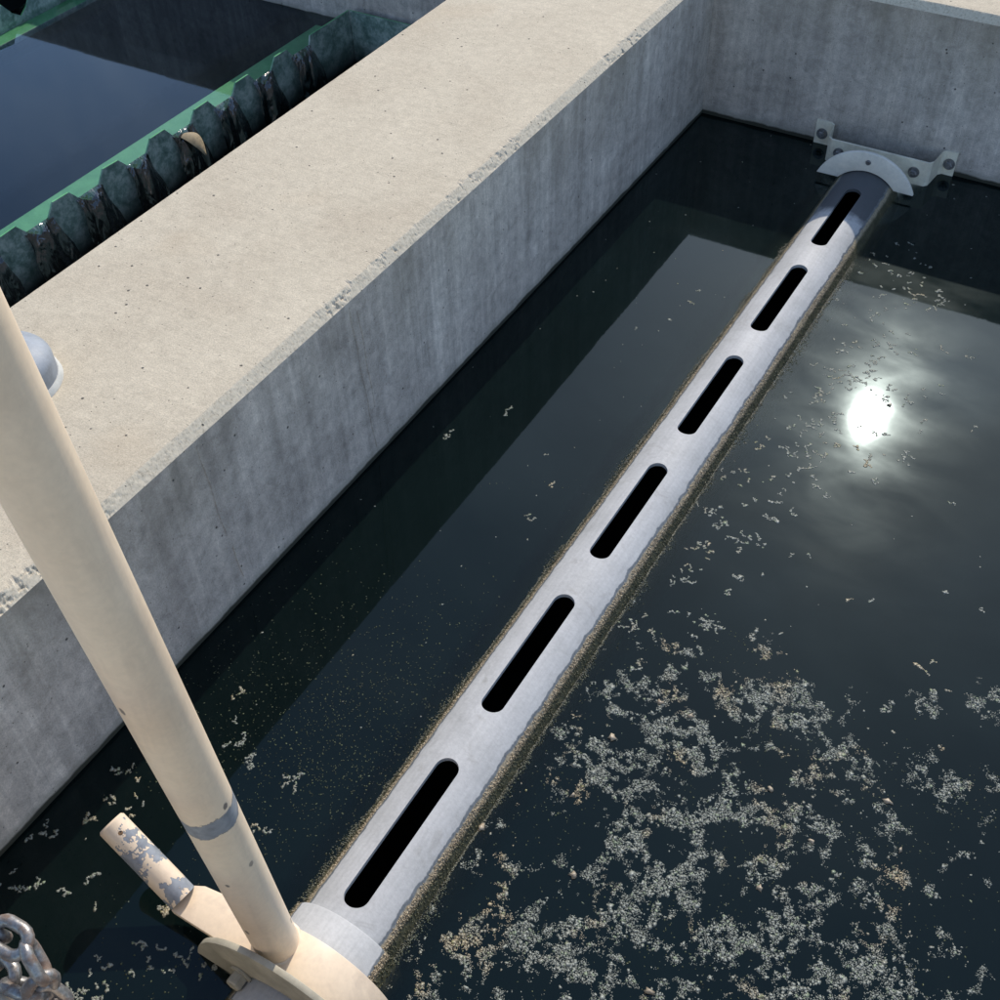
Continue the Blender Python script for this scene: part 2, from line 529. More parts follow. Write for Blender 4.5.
def tube_v(path, radii, seg=24, cap=True):
    """tube along a polyline; returns verts, faces"""
    path = [Vector(p) for p in path]
    if not isinstance(radii, (list, tuple)):
        radii = [radii] * len(path)
    V, F = [], []
    prev_u = None
    for i, p in enumerate(path):
        a = (path[min(i + 1, len(path) - 1)] - path[max(i - 1, 0)]).normalized()
        if prev_u is None:
            _, u, w = frame_of(a)
        else:
            u = (prev_u - a * prev_u.dot(a)).normalized(); w = a.cross(u).normalized()
        prev_u = u
        for k in range(seg):
            t = 2 * math.pi * k / seg
            V.append(p + (u * math.cos(t) + w * math.sin(t)) * radii[i])
    for i in range(len(path) - 1):
        for k in range(seg):
            k2 = (k + 1) % seg
            F.append((i * seg + k, i * seg + k2, (i + 1) * seg + k2, (i + 1) * seg + k))
    if cap:
        F.append(tuple(range(seg))[::-1])
        F.append(tuple((len(path) - 1) * seg + k for k in range(seg)))
    return [tuple(v) for v in V], F
def tube(name, path, r, mat, parent=None, seg=24, loc=None):
    v, f = tube_v(path, r, seg)
    o = mesh_obj(name, v, f, mat, parent, loc=loc)
    fix_normals(o)
    return smooth_by_angle(o)
def hex_bolt(name, c, axis, r, h, mat, parent, shank=None, washer=True):
    """hexagon head with a washer, standing on c along axis"""
    a, u, w = frame_of(axis)
    c = Vector(c)
    V, F = [], []
    def ring(n, rad, at, ph=0):
        s = len(V)
        for k in range(n):
            t = 2 * math.pi * k / n + ph
            V.append(tuple(c + a * at + (u * math.cos(t) + w * math.sin(t)) * rad))
        return s
    def loft(s0, s1, n):
        for k in range(n):
            F.append((s0 + k, s0 + (k + 1) % n, s1 + (k + 1) % n, s1 + k))
    z = 0.0
    if washer:
        s0 = ring(20, r * 1.45, 0); s1 = ring(20, r * 1.45, h * .22); loft(s0, s1, 20)
        F.append(tuple(range(s1, s1 + 20))); F.append(tuple(range(s0, s0 + 20))[::-1])
        z = h * .22
    s0 = ring(6, r, z + .0002); s1 = ring(6, r, z + h * .85); s2 = ring(6, r * .86, z + h)
    loft(s0, s1, 6); loft(s1, s2, 6)
    F.append(tuple(range(s2, s2 + 6))); F.append(tuple(range(s0, s0 + 6))[::-1])
    if shank:
        s0 = ring(12, r * .5, z + h); s1 = ring(12, r * .5, z + h + shank); loft(s0, s1, 12)
        F.append(tuple(range(s1, s1 + 12)))
    o = mesh_obj(name, V, F, mat, parent)
    return fix_normals(o)
def boolean_diff(o, cutter_verts, cutter_faces, mats=None):
    me = bpy.data.meshes.new('cut'); me.from_pydata([tuple(v) for v in cutter_verts], [], cutter_faces); me.update()
    c = bpy.data.objects.new('cut', me); COL.objects.link(c)
    fix_normals(c)
    if mats: me.materials.append(mats)
    md = o.modifiers.new('b', 'BOOLEAN'); md.operation = 'DIFFERENCE'; md.object = c; md.solver = 'EXACT'
    bpy.context.view_layer.update()
    dg = bpy.context.evaluated_depsgraph_get()
    new = bpy.data.meshes.new_from_object(o.evaluated_get(dg))
    o.modifiers.clear()
    old = o.data; nm = old.name
    o.data = new; bpy.data.meshes.remove(old); new.name = nm
    bpy.data.objects.remove(c); bpy.data.meshes.remove(me)
    return o

# ------------------------------------------------------------------ lattice noise for geometry
def vnoise(x, y, seed=0):
    xi = np.floor(x).astype(np.int64); yi = np.floor(y).astype(np.int64)
    xf = x - xi; yf = y - yi
    def h(a, b):
        n = (a * 374761393 + b * 668265263 + seed * 982451653) & 0x7fffffff
        n = ((n ^ (n >> 13)) * 1274126177) & 0x7fffffff
        return ((n ^ (n >> 16)) & 0xffff) / 65535.0
    u = xf * xf * (3 - 2 * xf); v = yf * yf * (3 - 2 * yf)
    return (h(xi, yi) * (1 - u) + h(xi + 1, yi) * u) * (1 - v) + (h(xi, yi + 1) * (1 - u) + h(xi + 1, yi + 1) * u) * v
def fbm(x, y, seed=0, oct=5, gain=.55):
    s = np.zeros_like(x); a = 1.0; tot = 0
    for k in range(oct):
        s += a * vnoise(x * 2 ** k + 13.7 * k, y * 2 ** k - 7.1 * k, seed + k); tot += a; a *= gain
    return s / tot

# ------------------------------------------------------------------ setting
WH, CH, WW = 0.478, 0.0212, 0.610     # arris height, chamfer, divider width
TOP = WH + CH
Y_NEAR = -3.44                         # face of the walkway wall
X_R, X_L = 3.6, -4.2
W_Z = 0.0                              # right tank water
WL_Z = 0.012                           # left tank water

# ground round the tank block, one sheet with the block's opening
gx0, gx1, gy0, gy1 = X_L - .6, X_R + .6, -5.2, .6
G = 600
gv = [(-G, -G, .1), (G, -G, .1), (G, G, .1), (-G, G, .1), (gx0, gy0, .1), (gx1, gy0, .1), (gx1, gy1, .1), (gx0, gy1, .1)]
gf = [(0, 1, 5, 4), (1, 2, 6, 5), (2, 3, 7, 6), (3, 0, 4, 7)]
tg = NT('gravel_ground')
gp = tg.pos()
gcol = tg.ramp(tg.noise(gp, 60, 5, .7), (.3, (.16, .14, .11)), (.7, (.34, .30, .25)))
tg.bsdf(gcol, .95, tg.bump(tg.noise(gp, 90, 4, .7), .6, .01), spec=.2)
mesh_obj('ground', gv, gf, tg.m)['kind'] = 'structure'
tf = NT('tank_floor')
tf.bsdf(tf.ramp(tf.noise(tf.pos(), 8, 4), (.3, (.03, .032, .022)), (.7, (.07, .07, .05))), .9)
v, f = box_v(X_L - .6, X_R + .6, -5.2, .6, -1.3, -1.1)
mesh_obj('tank_floor', v, f, tf.m)['kind'] = 'structure'

def wall_extrude(name, along, s0, s1, fine0, fine1, width, flip, off, label, seed, rough_to=None):
    """Concrete wall: profile with broken chamfers swept along x or y.
    along 'y': face looking +x at x=off, body to -x (flip=1).  along 'x': face looking -y at y=off, body to +y."""
    step = .0032
    s = np.concatenate([np.linspace(s0, fine0, 8, endpoint=False) if fine0 > s0 else np.array([]),
                        np.arange(fine0, fine1, step), np.linspace(fine1, s1, 6 if s1 > fine1 else 1)])
    s = np.unique(s.round(5))
    n = len(s)
    chip_a = fbm(s * 22, s * 0 + seed, seed, 4); chip_b = fbm(s * 95, s * 0 + seed + 3, seed + 9, 3)
    chip_c = fbm(s * 9, s * 0 + seed + 5, seed + 17, 3)
    spall = np.clip((chip_a - .60) * 5, 0, 1) * np.clip((chip_b - .35) * 3, 0, 1)
    if rough_to is not None:
        spall = np.maximum(spall, np.clip((rough_to - s) * 6, 0, 1) * np.clip((chip_b - .3) * 2.2, 0, 1) * .9)
    j = lambda k, amp: (fbm(s * 60, s * 0 + k, seed + 31 + k, 3) - .5) * 1.3 * amp
    wob = (chip_c - .5) * .006
    # profile: (depth behind face, height)
    P = []
    P.append((0 * s + 0.0, 0 * s - 1.1))
    P.append((0 * s, 0 * s + .30))
    P.append((np.zeros(n), WH - .012 + 0 * s))
    NR = 8
    zone = np.clip((fbm(s * 7, s * 0 + seed, seed + 3, 3) - .52) * 5, 0, 1)
    if rough_to is not None:
        zone = np.maximum(zone, np.clip((rough_to - s) * 5, 0, 1) * 1.3)
    for q in range(NR + 1):
        w_ = q / NR
        pit = np.clip(fbm(s * 75, s * 0 + w_ * 3.1, seed + 50, 4, .6) - .56, 0, 1) * .017 * (.12 + zone)
        pit += np.clip(fbm(s * 26, s * 0 + w_ * 1.2, seed + 70, 3, .6) - .63, 0, 1) * .030 * zone * (.4 + .6 * w_)
        pit += (fbm(s * 190, s * 0 + w_ * 6, seed + 90, 2) - .5) * .0010
        pit = np.minimum(pit, .007)
        if q == 0:
            pit = pit * .35
        dd = CH * w_ + pit * .70 + (wob * w_)
        hh = WH + CH * w_ - pit * .70
        if q == NR:
            dd = dd + pit * .8; hh = TOP - .0005 - pit * .35
        P.append((np.maximum(dd, 0), np.minimum(hh, TOP - .0002)))
    P.append((CH + .014 + wob, TOP + 0 * s))
    P.append((width * .5 + 0 * s, TOP + 0 * s))
    P.append((width - .010 + 0 * s, TOP + 0 * s))
    P.append((width - .004 + j(10, .0007), TOP - .001 + j(11, .0004)))
    P.append((width + j(12, .0008), TOP - .005 + j(13, .0006)))
    P.append((width + 0 * s, 0 * s + .2))
    P.append((width + 0 * s, 0 * s - 1.1))
    V = []
    for d, z in P:
        if along == 'y':
            V.append(np.stack([off - flip * d, s, z], 1))
        else:
            V.append(np.stack([s, off + flip * d, z], 1))
    m = len(P)
    V = np.concatenate(V)
    F = []
    for a in range(m - 1):
        for i in range(n - 1):
            F.append((a * n + i, a * n + i + 1, (a + 1) * n + i + 1, (a + 1) * n + i))
    F.append(tuple(a * n for a in range(m))); F.append(tuple(a * n + n - 1 for a in range(m))[::-1])
    mid = (s0 + s1) / 2
    base = (off, mid, -1.1) if along == 'y' else (mid, off, -1.1)
    o = mesh_obj(name, V, F, M['concrete'], loc=base)
    fix_normals(o)
    tag(o, label, 'wall')
    return o

divider = wall_extrude('concrete_wall', 'y', Y_NEAR, -.0003, Y_NEAR + .01, -.002, WW, 1, 0.0,
             'thick pale concrete divider wall between the two water tanks', 3, rough_to=-2.62)
wall_extrude('concrete_wall', 'x', X_L, X_R, -2.6, 1.9, .60, 1, 0.0,
             'shaded concrete end wall carrying the white bolted bracket', 8)
def form_seam(y0, z0, z1, lean):
    # thin fin of mortar left by a joint in the shuttering
    V, F = [], []
    zs = np.linspace(z0, z1, 60)
    for i, z in enumerate(zs):
        w_ = .0016 + .0012 * random.random(); h_ = .0012 + .0014 * random.random()
        yc = y0 + lean * (z - z0) + .0016 * math.sin(z * 40)
        V += [(.0001, yc - w_, z), (h_, yc - w_ * .3, z), (h_, yc + w_ * .3, z), (.0001, yc + w_, z)]
    for i in range(59):
        for k in range(3):
            F.append((i * 4 + k, i * 4 + k + 1, i * 4 + 5 + k, i * 4 + 4 + k))
    o = mesh_obj('form_seam', V, F, M['concrete'], divider)
    fix_normals(o)
for a in ((-2.441, .20, .465, -.04), (-2.428, .06, .16, -.05), (-1.930, .03, .465, -.06), (-1.915, .15, .44, -.05)):
    form_seam(*a)
def plain_wall(b, label, name='concrete_wall'):
    o = box(name, b, M['concrete'], loc=((b[0] + b[1]) / 2, (b[2] + b[3]) / 2, b[4]))
    bevel(o, .015, 1)
    return tag(o, label, 'wall')
plain_wall((X_R + .001, X_R + .6, -5.2, .6, -1.1, TOP), 'far side concrete wall closing the scum covered tank')
plain_wall((X_L - .6, X_L - .001, -5.2, .6, -1.1, TOP), 'outer concrete wall closing the clear launder tank')
o = box('walkway', (X_L, X_R, -5.2, Y_NEAR - .001, -1.1, TOP), M['concrete'])
bevel(o, .015, 1)
o['kind'] = 'structure'

# ------------------------------------------------------------------ water bodies
PX, PZ, PR = .637, -.050, .1095
PY0, PY1 = -3.16, -.185
v, f = box_v(.0006, X_R, Y_NEAR, -.0006, -1.05, W_Z)
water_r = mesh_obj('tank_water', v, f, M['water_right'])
cv, cf = tube_v([(PX, PY0 + .0, PZ), (PX, PY1, PZ)], PR - .0007, 64)
boolean_diff(water_r, cv, cf)
water_r.data.materials.clear(); water_r.data.materials.append(M['water_right'])
water_r['kind'] = 'structure'
# left tank: the trough is a dry notch in the water
WX1, WX2 = -1.440, -2.655              # weir planes
for b in ((WX2 + .008, WX1 - .008, Y_NEAR, -.0006, -1.05, WL_Z), (X_L + .0006, WX2 - .565, Y_NEAR, -.0006, -1.05, -.03), (WX1 + .632, -WW - .003, Y_NEAR, -.0006, -1.05, -.03)):
    v, f = box_v(*b)
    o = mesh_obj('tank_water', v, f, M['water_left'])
    o['kind'] = 'structure'

# ------------------------------------------------------------------ skimmer pipe with its lever
root = empty('skimmer_pipe', (PX, -1.6, PZ - PR), 'long grey slotted skimmer pipe lying in the water with cream lever pole', 'pipe')
seg = 96
V, F = [], []
for r in (PR, PR - .0095):
    for y in (PY0, PY1):
        for k in range(seg):
            t = 2 * math.pi * k / seg
            V.append((PX + r * math.sin(t), y, PZ + r * math.cos(t)))
for k in range(seg):
    k2 = (k + 1) % seg
    F.append((k, k2, seg + k2, seg + k))
    F.append((2 * seg + k, 3 * seg + k, 3 * seg + k2, 2 * seg + k2))
    F.append((k, 2 * seg + k, 2 * seg + k2, k2))
    F.append((seg + k, seg + k2, 3 * seg + k2, 3 * seg + k))
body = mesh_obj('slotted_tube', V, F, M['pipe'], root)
fix_normals(body)
body.data.materials.append(M['black_inside'])
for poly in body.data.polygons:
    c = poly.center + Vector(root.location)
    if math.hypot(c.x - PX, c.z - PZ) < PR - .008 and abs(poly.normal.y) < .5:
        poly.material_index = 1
SLOT = [-2.754, -2.296, -1.841, -1.388, -.933, -.486]
sv, sf = [], []
for yc in SLOT:
    hl, hw, n = .167, .0235, 14
    outl = []
    for k in range(n + 1):
        a = -math.pi / 2 + math.pi * k / n
        outl.append((PX + hw * math.sin(a), yc + hl - hw + hw * math.cos(a)))
    for k in range(n + 1):
        a = math.pi / 2 + math.pi * k / n
        outl.append((PX + hw * math.sin(a), yc - hl + hw + hw * math.cos(a)))
    s = len(sv); q = len(outl)
    off = root.location
    for z in (0.0, .12):
        sv += [(x - off.x, y - off.y, z - off.z) for x, y in outl]
    sf.append(tuple(s + k for k in range(q))[::-1]); sf.append(tuple(s + q + k for k in range(q)))
    for k in range(q):
        k2 = (k + 1) % q
        sf.append((s + k, s + k2, s + q + k2, s + q + k))
# the cutter lives in the pipe's local space
me_c = [(x + off.x, y + off.y, z + off.z) for x, y, z in sv]
bpy.context.view_layer.update()
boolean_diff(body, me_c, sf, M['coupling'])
smooth_by_angle(body, 30)
# end plugs keep the inside black
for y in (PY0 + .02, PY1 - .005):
    tube('end_plug', [(PX, y, PZ), (PX, y - .01, PZ)], PR - .0096, M['black_inside'], root, 48)
# coupling sleeve
V, F = [], []
CR = PR + .0085
prof = [(-2.945, PR - .0005), (-2.945, CR - .002), (-2.948, CR), (-3.14, CR), (-3.14, PR - .0005)]
for y, r in prof:
    for k in range(seg):
        t = 2 * math.pi * k / seg
        V.append((PX + r * math.sin(t), y, PZ + r * math.cos(t)))
for i in range(len(prof) - 1):
    for k in range(seg):
        k2 = (k + 1) % seg
        F.append((i * seg + k, i * seg + k2, (i + 1) * seg + k2, (i + 1) * seg + k))
o = mesh_obj('coupling_sleeve', V, F, M['pipe'], root)
fix_normals(o); smooth_by_angle(o)

# lever strap: rolled round the pipe on the right, flat arm running out to the left
SR = .1440
TH = .011
pts = []
for k in range(26):                                     # from low right over the top
    a = math.radians(100 - k * (100 + 16) / 25)
    pts.append((PX + SR * math.sin(a), PZ + SR * math.cos(a), math.sin(a), math.cos(a)))
a0 = math.radians(-16)
ex, ez = PX + SR * math.sin(a0), PZ + SR * math.cos(a0)
tx, tz = -math.cos(a0), math.sin(a0)
for d in (.03, .06, .09, .12, .15, .18, .21, .235):
    pts.append((ex + tx * d, ez + tz * d * .55, math.sin(a0), math.cos(a0)))
V, F = [], []
for i, (x, z, nx, nz) in enumerate(pts):
    d = max(0, i - 26) / 7.0
    ya = -3.004 - .014 * d
    yb = -3.087 + .008 * d
    if i == len(pts) - 1:
        ya -= .008
    V += [(x, ya, z), (x, yb, z), (x - nx * TH, yb, z - nz * TH), (x - nx * TH, ya, z - nz * TH)]
for i in range(len(pts) - 1):
    for k in range(4):
        k2 = (k + 1) % 4
        F.append((i * 4 + k, i * 4 + k2, i * 4 + 4 + k2, i * 4 + 4 + k))
F.append((0, 1, 2, 3)); e = (len(pts) - 1) * 4
F.append((e, e + 3, e + 2, e + 1))
lever = mesh_obj('lever_strap', V, F, M['plain_cream'], root)
bevel(lever, .0016, 2, 50); smooth_by_angle(lever, 30)

# lever pole
PB = Vector((.5815, -3.042, .0885)); PU = Vector((.0578, -.0844, 1)).normalized()
def band_patch(t, p, n2):
    z = t.sep(p)[2]
    wob = t.math('MULTIPLY', t.math('SUBTRACT', t.noise(p, 34, 5, .7), .5), .040)
    zz = t.math('ADD', z, wob)
    a = t.rng(zz, POLE_BAND - .0215, POLE_BAND - .0195); b = t.rng(zz, POLE_BAND + .0215, POLE_BAND + .0195)
    return t.math('MULTIPLY', a, b)
POLE_BAND = .545
M['pole'] = mat_cream('cream_enamel_pole', band_patch)
pole_r = .0368
pv, pf = tube_v([(0, 0, z) for z in (-.02, .1, .3, .5, .7, .9, 1.1, 1.3, 1.5, 1.508)],
                [pole_r] * 9 + [pole_r - .006], 56)
pme = bpy.data.meshes.new('lever_pole'); pme.from_pydata(pv, [], pf); pme.materials.append(M['pole'])
pole = bpy.data.objects.new('lever_pole', pme)
link(pole, lever)
pole.location = PB - origin_of(lever)
pole.rotation_euler = PU.to_track_quat('Z', 'Y').to_euler()
fix_normals(pole); smooth_by_angle(pole)
# weld bead round the foot of the pole
V, F = [], []
N1, N2 = 64, 8
_, u, w = frame_of(PU)
for k in range(N1):
    t = 2 * math.pi * k / N1
    rr = pole_r + .0005 + .0006 * math.sin(11 * t)
    foot = PB + (u * math.cos(t) + w * math.sin(t)) * rr
    foot.z = PB.z + .004 - (0.10 * (foot.x - PB.x) if foot.x > PB.x else -.16 * (foot.x - PB.x))
    outw = (u * math.cos(t) + w * math.sin(t))
    for q in range(N2):
        s = 2 * math.pi * q / N2
        V.append(tuple(foot + outw * .0045 * math.cos(s) + Vector((0, 0, 1)) * .0045 * math.sin(s)))
for k in range(N1):
    for q in range(N2):
        F.append((k * N2 + q, k * N2 + (q + 1) % N2, ((k + 1) % N1) * N2 + (q + 1) % N2, ((k + 1) % N1) * N2 + q))
o = mesh_obj('weld_bead', V, F, M['plain_cream'], lever, True); fix_normals(o)

# handle stub
def stub_patch(t, p, n2):
    n = t.math('ADD', t.math('MULTIPLY', t.noise(p, 26, 4, .65), .80), t.math('MULTIPLY', t.noise(p, 120, 2, .6), .20))
    z = t.sep(p)[2]
    base = t.rng(z, .024, .012)                           # ring at the weld
    blot = t.math('MULTIPLY', t.rng(z, .14, .105), t.rng(z, .04, .065))
    m = t.math('ADD', n, t.math('ADD', t.math('MULTIPLY', base, .12), t.math('MULTIPLY', blot, .11)))
    return t.rng(m, .565, .575)
M['stub'] = mat_cream('cream_enamel_stub', stub_patch)
SB = Vector((.366, -3.051, .062)); ST = Vector((.221, -3.034, .148))
SU = (ST - SB); SL = SU.length; SU.normalize()
sr = .0262
rings = [(-.012, sr), (SL - .004, sr), (SL, sr - .003), (SL, sr - .006), (SL - .05, sr - .006)]
V, F = [], []
n = 48
for z, r in rings:
    for k in range(n):
        t = 2 * math.pi * k / n
        V.append((r * math.cos(t), r * math.sin(t), z))
for i in range(len(rings) - 1):
    for k in range(n):
        k2 = (k + 1) % n
        F.append((i * n + k, i * n + k2, (i + 1) * n + k2, (i + 1) * n + k))
F.append(tuple(range(n))[::-1]); F.append(tuple((len(rings) - 1) * n + k for k in range(n)))
sme = bpy.data.meshes.new('handle_stub'); sme.from_pydata(V, [], F); sme.materials.append(M['stub'])
stub = bpy.data.objects.new('handle_stub', sme)
link(stub, lever)
stub.location = SB - origin_of(lever)
stub.rotation_euler = SU.to_track_quat('Z', 'Y').to_euler()
fix_normals(stub); smooth_by_angle(stub)
# the pin hole near the open end
bpy.context.view_layer.update()
mw = stub.matrix_world
toCam = (mw.inverted() @ Vector(CAM)).normalized(); toCam.z = 0; toCam.normalize()
hc = Vector((0, 0, SL - .026))
cv, cf = tube_v([mw @ (hc + toCam * .008), mw @ (hc + toCam * .05)], .0042, 14)
boolean_diff(stub, cv, cf)
smooth_by_angle(stub)

# ------------------------------------------------------------------ wall brackets
def half_ring(name, cx, cz, ro, ri, zcut, y0, y1, mat, parent):
    """crescent plate: disc of radius ro round (cx, cz) above the level z = zcut, with the pipe's round cut out"""
    n = 56
    ao = math.acos((zcut - cz) / ro); ai = math.acos(max(-1, min(1, (zcut + .001 - PZ) / ri)))
    V, F = [], []
    m = n + 1
    for y in (y0, y1):
        for k in range(m):
            a = -ao + 2 * ao * k / n
            V.append((cx + ro * math.sin(a), y, cz + ro * math.cos(a)))
        for k in range(m):
            a = -ai + 2 * ai * k / n
            V.append((PX + ri * math.sin(a), y, PZ + ri * math.cos(a)))
    for k in range(n):
        F.append((k, k + 1, m + k + 1, m + k))
        F.append((2 * m + k, 3 * m + k, 3 * m + k + 1, 2 * m + k + 1))
        F.append((k, 2 * m + k, 2 * m + k + 1, k + 1))
        F.append((m + k, m + k + 1, 3 * m + k + 1, 3 * m + k))
    F.append((0, m, 3 * m, 2 * m)); F.append((n, 2 * m + n, 3 * m + n, m + n))
    o = mesh_obj(name, V, F, mat, parent)
    fix_normals(o); bevel(o, .0015, 2, 50); smooth_by_angle(o, 30)
    return o
def wall_bracket(face_y, d, label):
    """bar joggled off the wall; d=-1: bracket on the end wall, bar towards -y; d=+1 on the walkway wall"""
    r = empty('wall_bracket', (.62, face_y + d * .001, -.05), label, 'bracket', None)
    Y = lambda k: face_y + d * k
    th = .008
    bar_y = .10 if d < 0 else .32
    def plate(name, line, z0, z1):
        """line: list of (x, standoff) bent flat bar"""
        V, F = [], []
        for i, (x, k) in enumerate(line):
            V += [(x, Y(k), z0), (x, Y(k), z1), (x, Y(k + th), z1), (x, Y(k + th), z0)]
        for i in range(len(line) - 1):
            for q in range(4):
                q2 = (q + 1) % 4
                F.append((i * 4 + q, i * 4 + q2, i * 4 + 4 + q2, i * 4 + 4 + q))
        F.append((0, 1, 2, 3)); e = (len(line) - 1) * 4; F.append((e, e + 3, e + 2, e + 1))
        o = mesh_obj(name, V, F, M['bracket'], r)
        fix_normals(o); bevel(o, .0015, 2, 50)
        return o
    zt, zb = .094, -.10
    bar = plate('bracket_bar', [(.398, .0005), (.446, .0005), (.458, .012), (.470, bar_y - .012), (.482, bar_y), (.790, bar_y), (.800, bar_y - .012), (.808, .012), (.818, .0005), (.852, .0005)][::1] if d < 0 else
                [(.455, bar_y), (.860, bar_y)], zb, zt if d > 0 else .079)
    if d < 0:
        hex_bolt('anchor_bolt', (.422, Y(th + .0007), .036), (0, d, 0), .0125, .012, M['steel'], r, .006)
        hex_bolt('anchor_bolt', (.833, Y(th + .0007), .038), (0, d, 0), .0125, .012, M['steel'], r, .006)
        hex_bolt('flange_bolt', (.512, Y(bar_y + th + .0007), .040), (0, d, 0), .0120, .012, M['steel'], r, .010)
        hex_bolt('flange_bolt', (.752, Y(bar_y + th + .0007), .040), (0, d, 0), .0120, .012, M['steel'], r, .010)
    return r, bar_y + th
br, k0 = wall_bracket(0.0, -1, 'white bolted bracket with half ring collar on the shaded end wall')
half_ring('collar', PX - .004, -.041, .164, .1125, .020, -.213, -.200, M['collar'], br)
tube('collar_boss', [(PX, -.199, PZ), (PX, -.113, PZ)], .105, M['bracket'], br, 40)
o = tube('collar_screw', [(PX - .004, -.2136, .093), (PX - .004, -.2185, .093)], [.0085, .0065], M['steel'], br, 20)

# near support: a crescent side plate against the strap, on submerged legs from the walkway wall
bn = empty('pipe_support', (PX, Y_NEAR + .1, -.12), 'cream bolted crescent plate just under the lever strap', 'bracket')
half_ring('collar', .632, -.040, .200, .1255, -.012, -3.101, -3.0895, M['dirty_cream'], bn)
for x in (.545, .735):
    hex_bolt('flange_bolt', (x, -3.1017, .044), (0, -1, 0), .0150, .020, M['dirty_cream'], bn, None)
    box('support_leg', (x - .02, x + .02, Y_NEAR + .0005, -3.1015, -.12, -.020), M['dirty_cream'], bn, .002)

# ------------------------------------------------------------------ left tank launders
def launder(x, side, label, y_end=-.045):
    """weir trough: plate at x, trough on the +side of it, submerged ledge on the other side"""
    r = empty('weir_launder', (x + side * .3, -1.8, -.5), label, 'weir')
    th = .006
    pitch, c0 = .2155, -1.537
    tip, zb, zt = .033, .018, .088
    prof = []
    ks = range(-8, 6)
    y_lo = Y_NEAR + .004
    line = [(y_lo, zb)]
    for k in ks:
        c = c0 + k * pitch
        if c - .1 < y_lo: continue
        jz = random.uniform(-.002, .002)
        line += [(c - pitch / 2, zb + jz), (c - .070, zb + .026), (c - tip, zt + jz), (c + tip, zt - jz), (c + .070, zb + .026)]
    c = c0 + 6 * pitch
    line += [(c - pitch / 2, zb), (c - .055, zb + .026), (c - tip - .01, zt - .004), (y_end, zt - .006)]
    V, F = [], []
    for xx in (x, x + side * th):
        for y, z in line: V.append((xx, y, z))
        for y, z in line: V.append((xx, y, -.34))
    n = len(line)
    for i in range(n - 1):
        F.append((i, i + 1, n + i + 1, n + i)); F.append((2 * n + i, 3 * n + i, 3 * n + i + 1, 2 * n + i + 1))
        F.append((i, 2 * n + i, 2 * n + i + 1, i + 1)); F.append((n + i, n + i + 1, 3 * n + i + 1, 3 * n + i))
    F.append((0, n, 3 * n, 2 * n)); F.append((n - 1, 2 * n + n - 1, 3 * n + n - 1, n + n - 1))
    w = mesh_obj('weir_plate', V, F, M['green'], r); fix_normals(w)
    # ledge under a skin of water
    lw = .165 if side > 0 else .075
    xs = sorted((x - side * .001, x - side * lw))
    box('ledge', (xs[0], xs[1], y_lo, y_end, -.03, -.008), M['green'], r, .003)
    # trough floor, far side, end plate
    tw = .62 if side > 0 else .55
    xs = sorted((x + side * (th + .001), x + side * tw))
    box('trough_floor', (xs[0], xs[1], y_lo, y_end - .001, -.36, -.341), M['green'], r)
    box('end_plate', (xs[0], xs[1], y_end, y_end + .006, -.341, zt - .006), M['green'], r, .0015)
    xs2 = sorted((x + side * (tw + .0005), x + side * (tw + .007)))
    box('side_plate', (xs2[0], xs2[1], y_lo, y_end, -.36, zt - .006), M['green'], r)
    # trough water
    v, f = box_v(xs[0] + .001, xs[1] - .001, y_lo, y_end - .002, -.34, -.22)
    ow = mesh_obj('trough_water', v, f, M['water_left'], r)
    # water spilling through the notches
    for k in range(-8, 7):
        yc = c0 + k * pitch - pitch / 2
        if yc - .1 < y_lo: continue
        V, F = [], []
        nu, nv = 12, 18
        ph = random.uniform(0, 6.28); lean = random.uniform(-.012, .012); wd = random.uniform(.88, 1.08)
        for j in range(nv):
            s = j / (nv - 1)
            ox = -.016 + .020 * min(1, s * 4) + .075 * max(0, s - .12) ** 1.0
            oz = zb + .034 - .012 * min(1, s * 5) - .30 * max(0, s - .10) ** 1.25
            hw = wd * (.060 - .012 * math.sin(min(1, s * 2.2) * math.pi) + .016 * s)
            for i in range(nu):
                q = -1 + 2 * i / (nu - 1)
                yy = yc + q * hw + lean * s
                rip = .0045 * math.sin(4.5 * q + ph + 3 * s) * min(1, s * 4) + .003 * math.sin(9 * q - ph + 5 * s) * min(1, s * 4)
                edge = .010 * q * q * min(1, s * 3)
                zz = oz + rip - (.020 * (1 - min(1, s * 4)) * 0)
                V.append((x + side * (th + .003 + ox + .010 - edge + rip), yy, zz if s > .06 else max(zz, zb + .026 * abs(q) * .9 + .004)))
        for j in range(nv - 1):
            for i in range(nu - 1):
                F.append((j * nu + i, j * nu + i + 1, (j + 1) * nu + i + 1, (j + 1) * nu + i))
        mesh_obj('spilling_water', V, F, M['stream'], r, True)
    return r
l1 = launder(WX1, 1, 'green notched weir trough running beside the concrete divider wall')
l2 = launder(WX2, -1, 'green notched weir trough across the clear water from the divider wall')

# a brown leaf caught in one notch
LB = Vector((WX1 + .03, c0_l := (-1.537 + 2.5 * .2155), .030))
V, F = [], []
nu, nv = 7, 12
for j in range(nv):
    s = j / (nv - 1)
    wd = .025 * math.sin(math.pi * (s * .92 + .06)) + .0015
    for i in range(nu):
        q = -1 + 2 * i / (nu - 1)
        for_z = -.055 * s * s - .006 * q * q + .012 * math.sin(s * 3.1)
        V.append((LB.x - .03 + .085 * s, LB.y + q * wd + .02 * math.sin(s * 2) - .012, LB.z + for_z + .008))
base_n = len(V)
V += [(x, y, z - .0022) for x, y, z in V]
for j in range(nv - 1):
    for i in range(nu - 1):
        a = j * nu + i
        F.append((a, a + 1, a + nu + 1, a + nu)); F.append((base_n + a, base_n + a + nu, base_n + a + nu + 1, base_n + a + 1))
o = mesh_obj('dead_leaf', V, F, M['debris'], None, True, loc=tuple(LB))
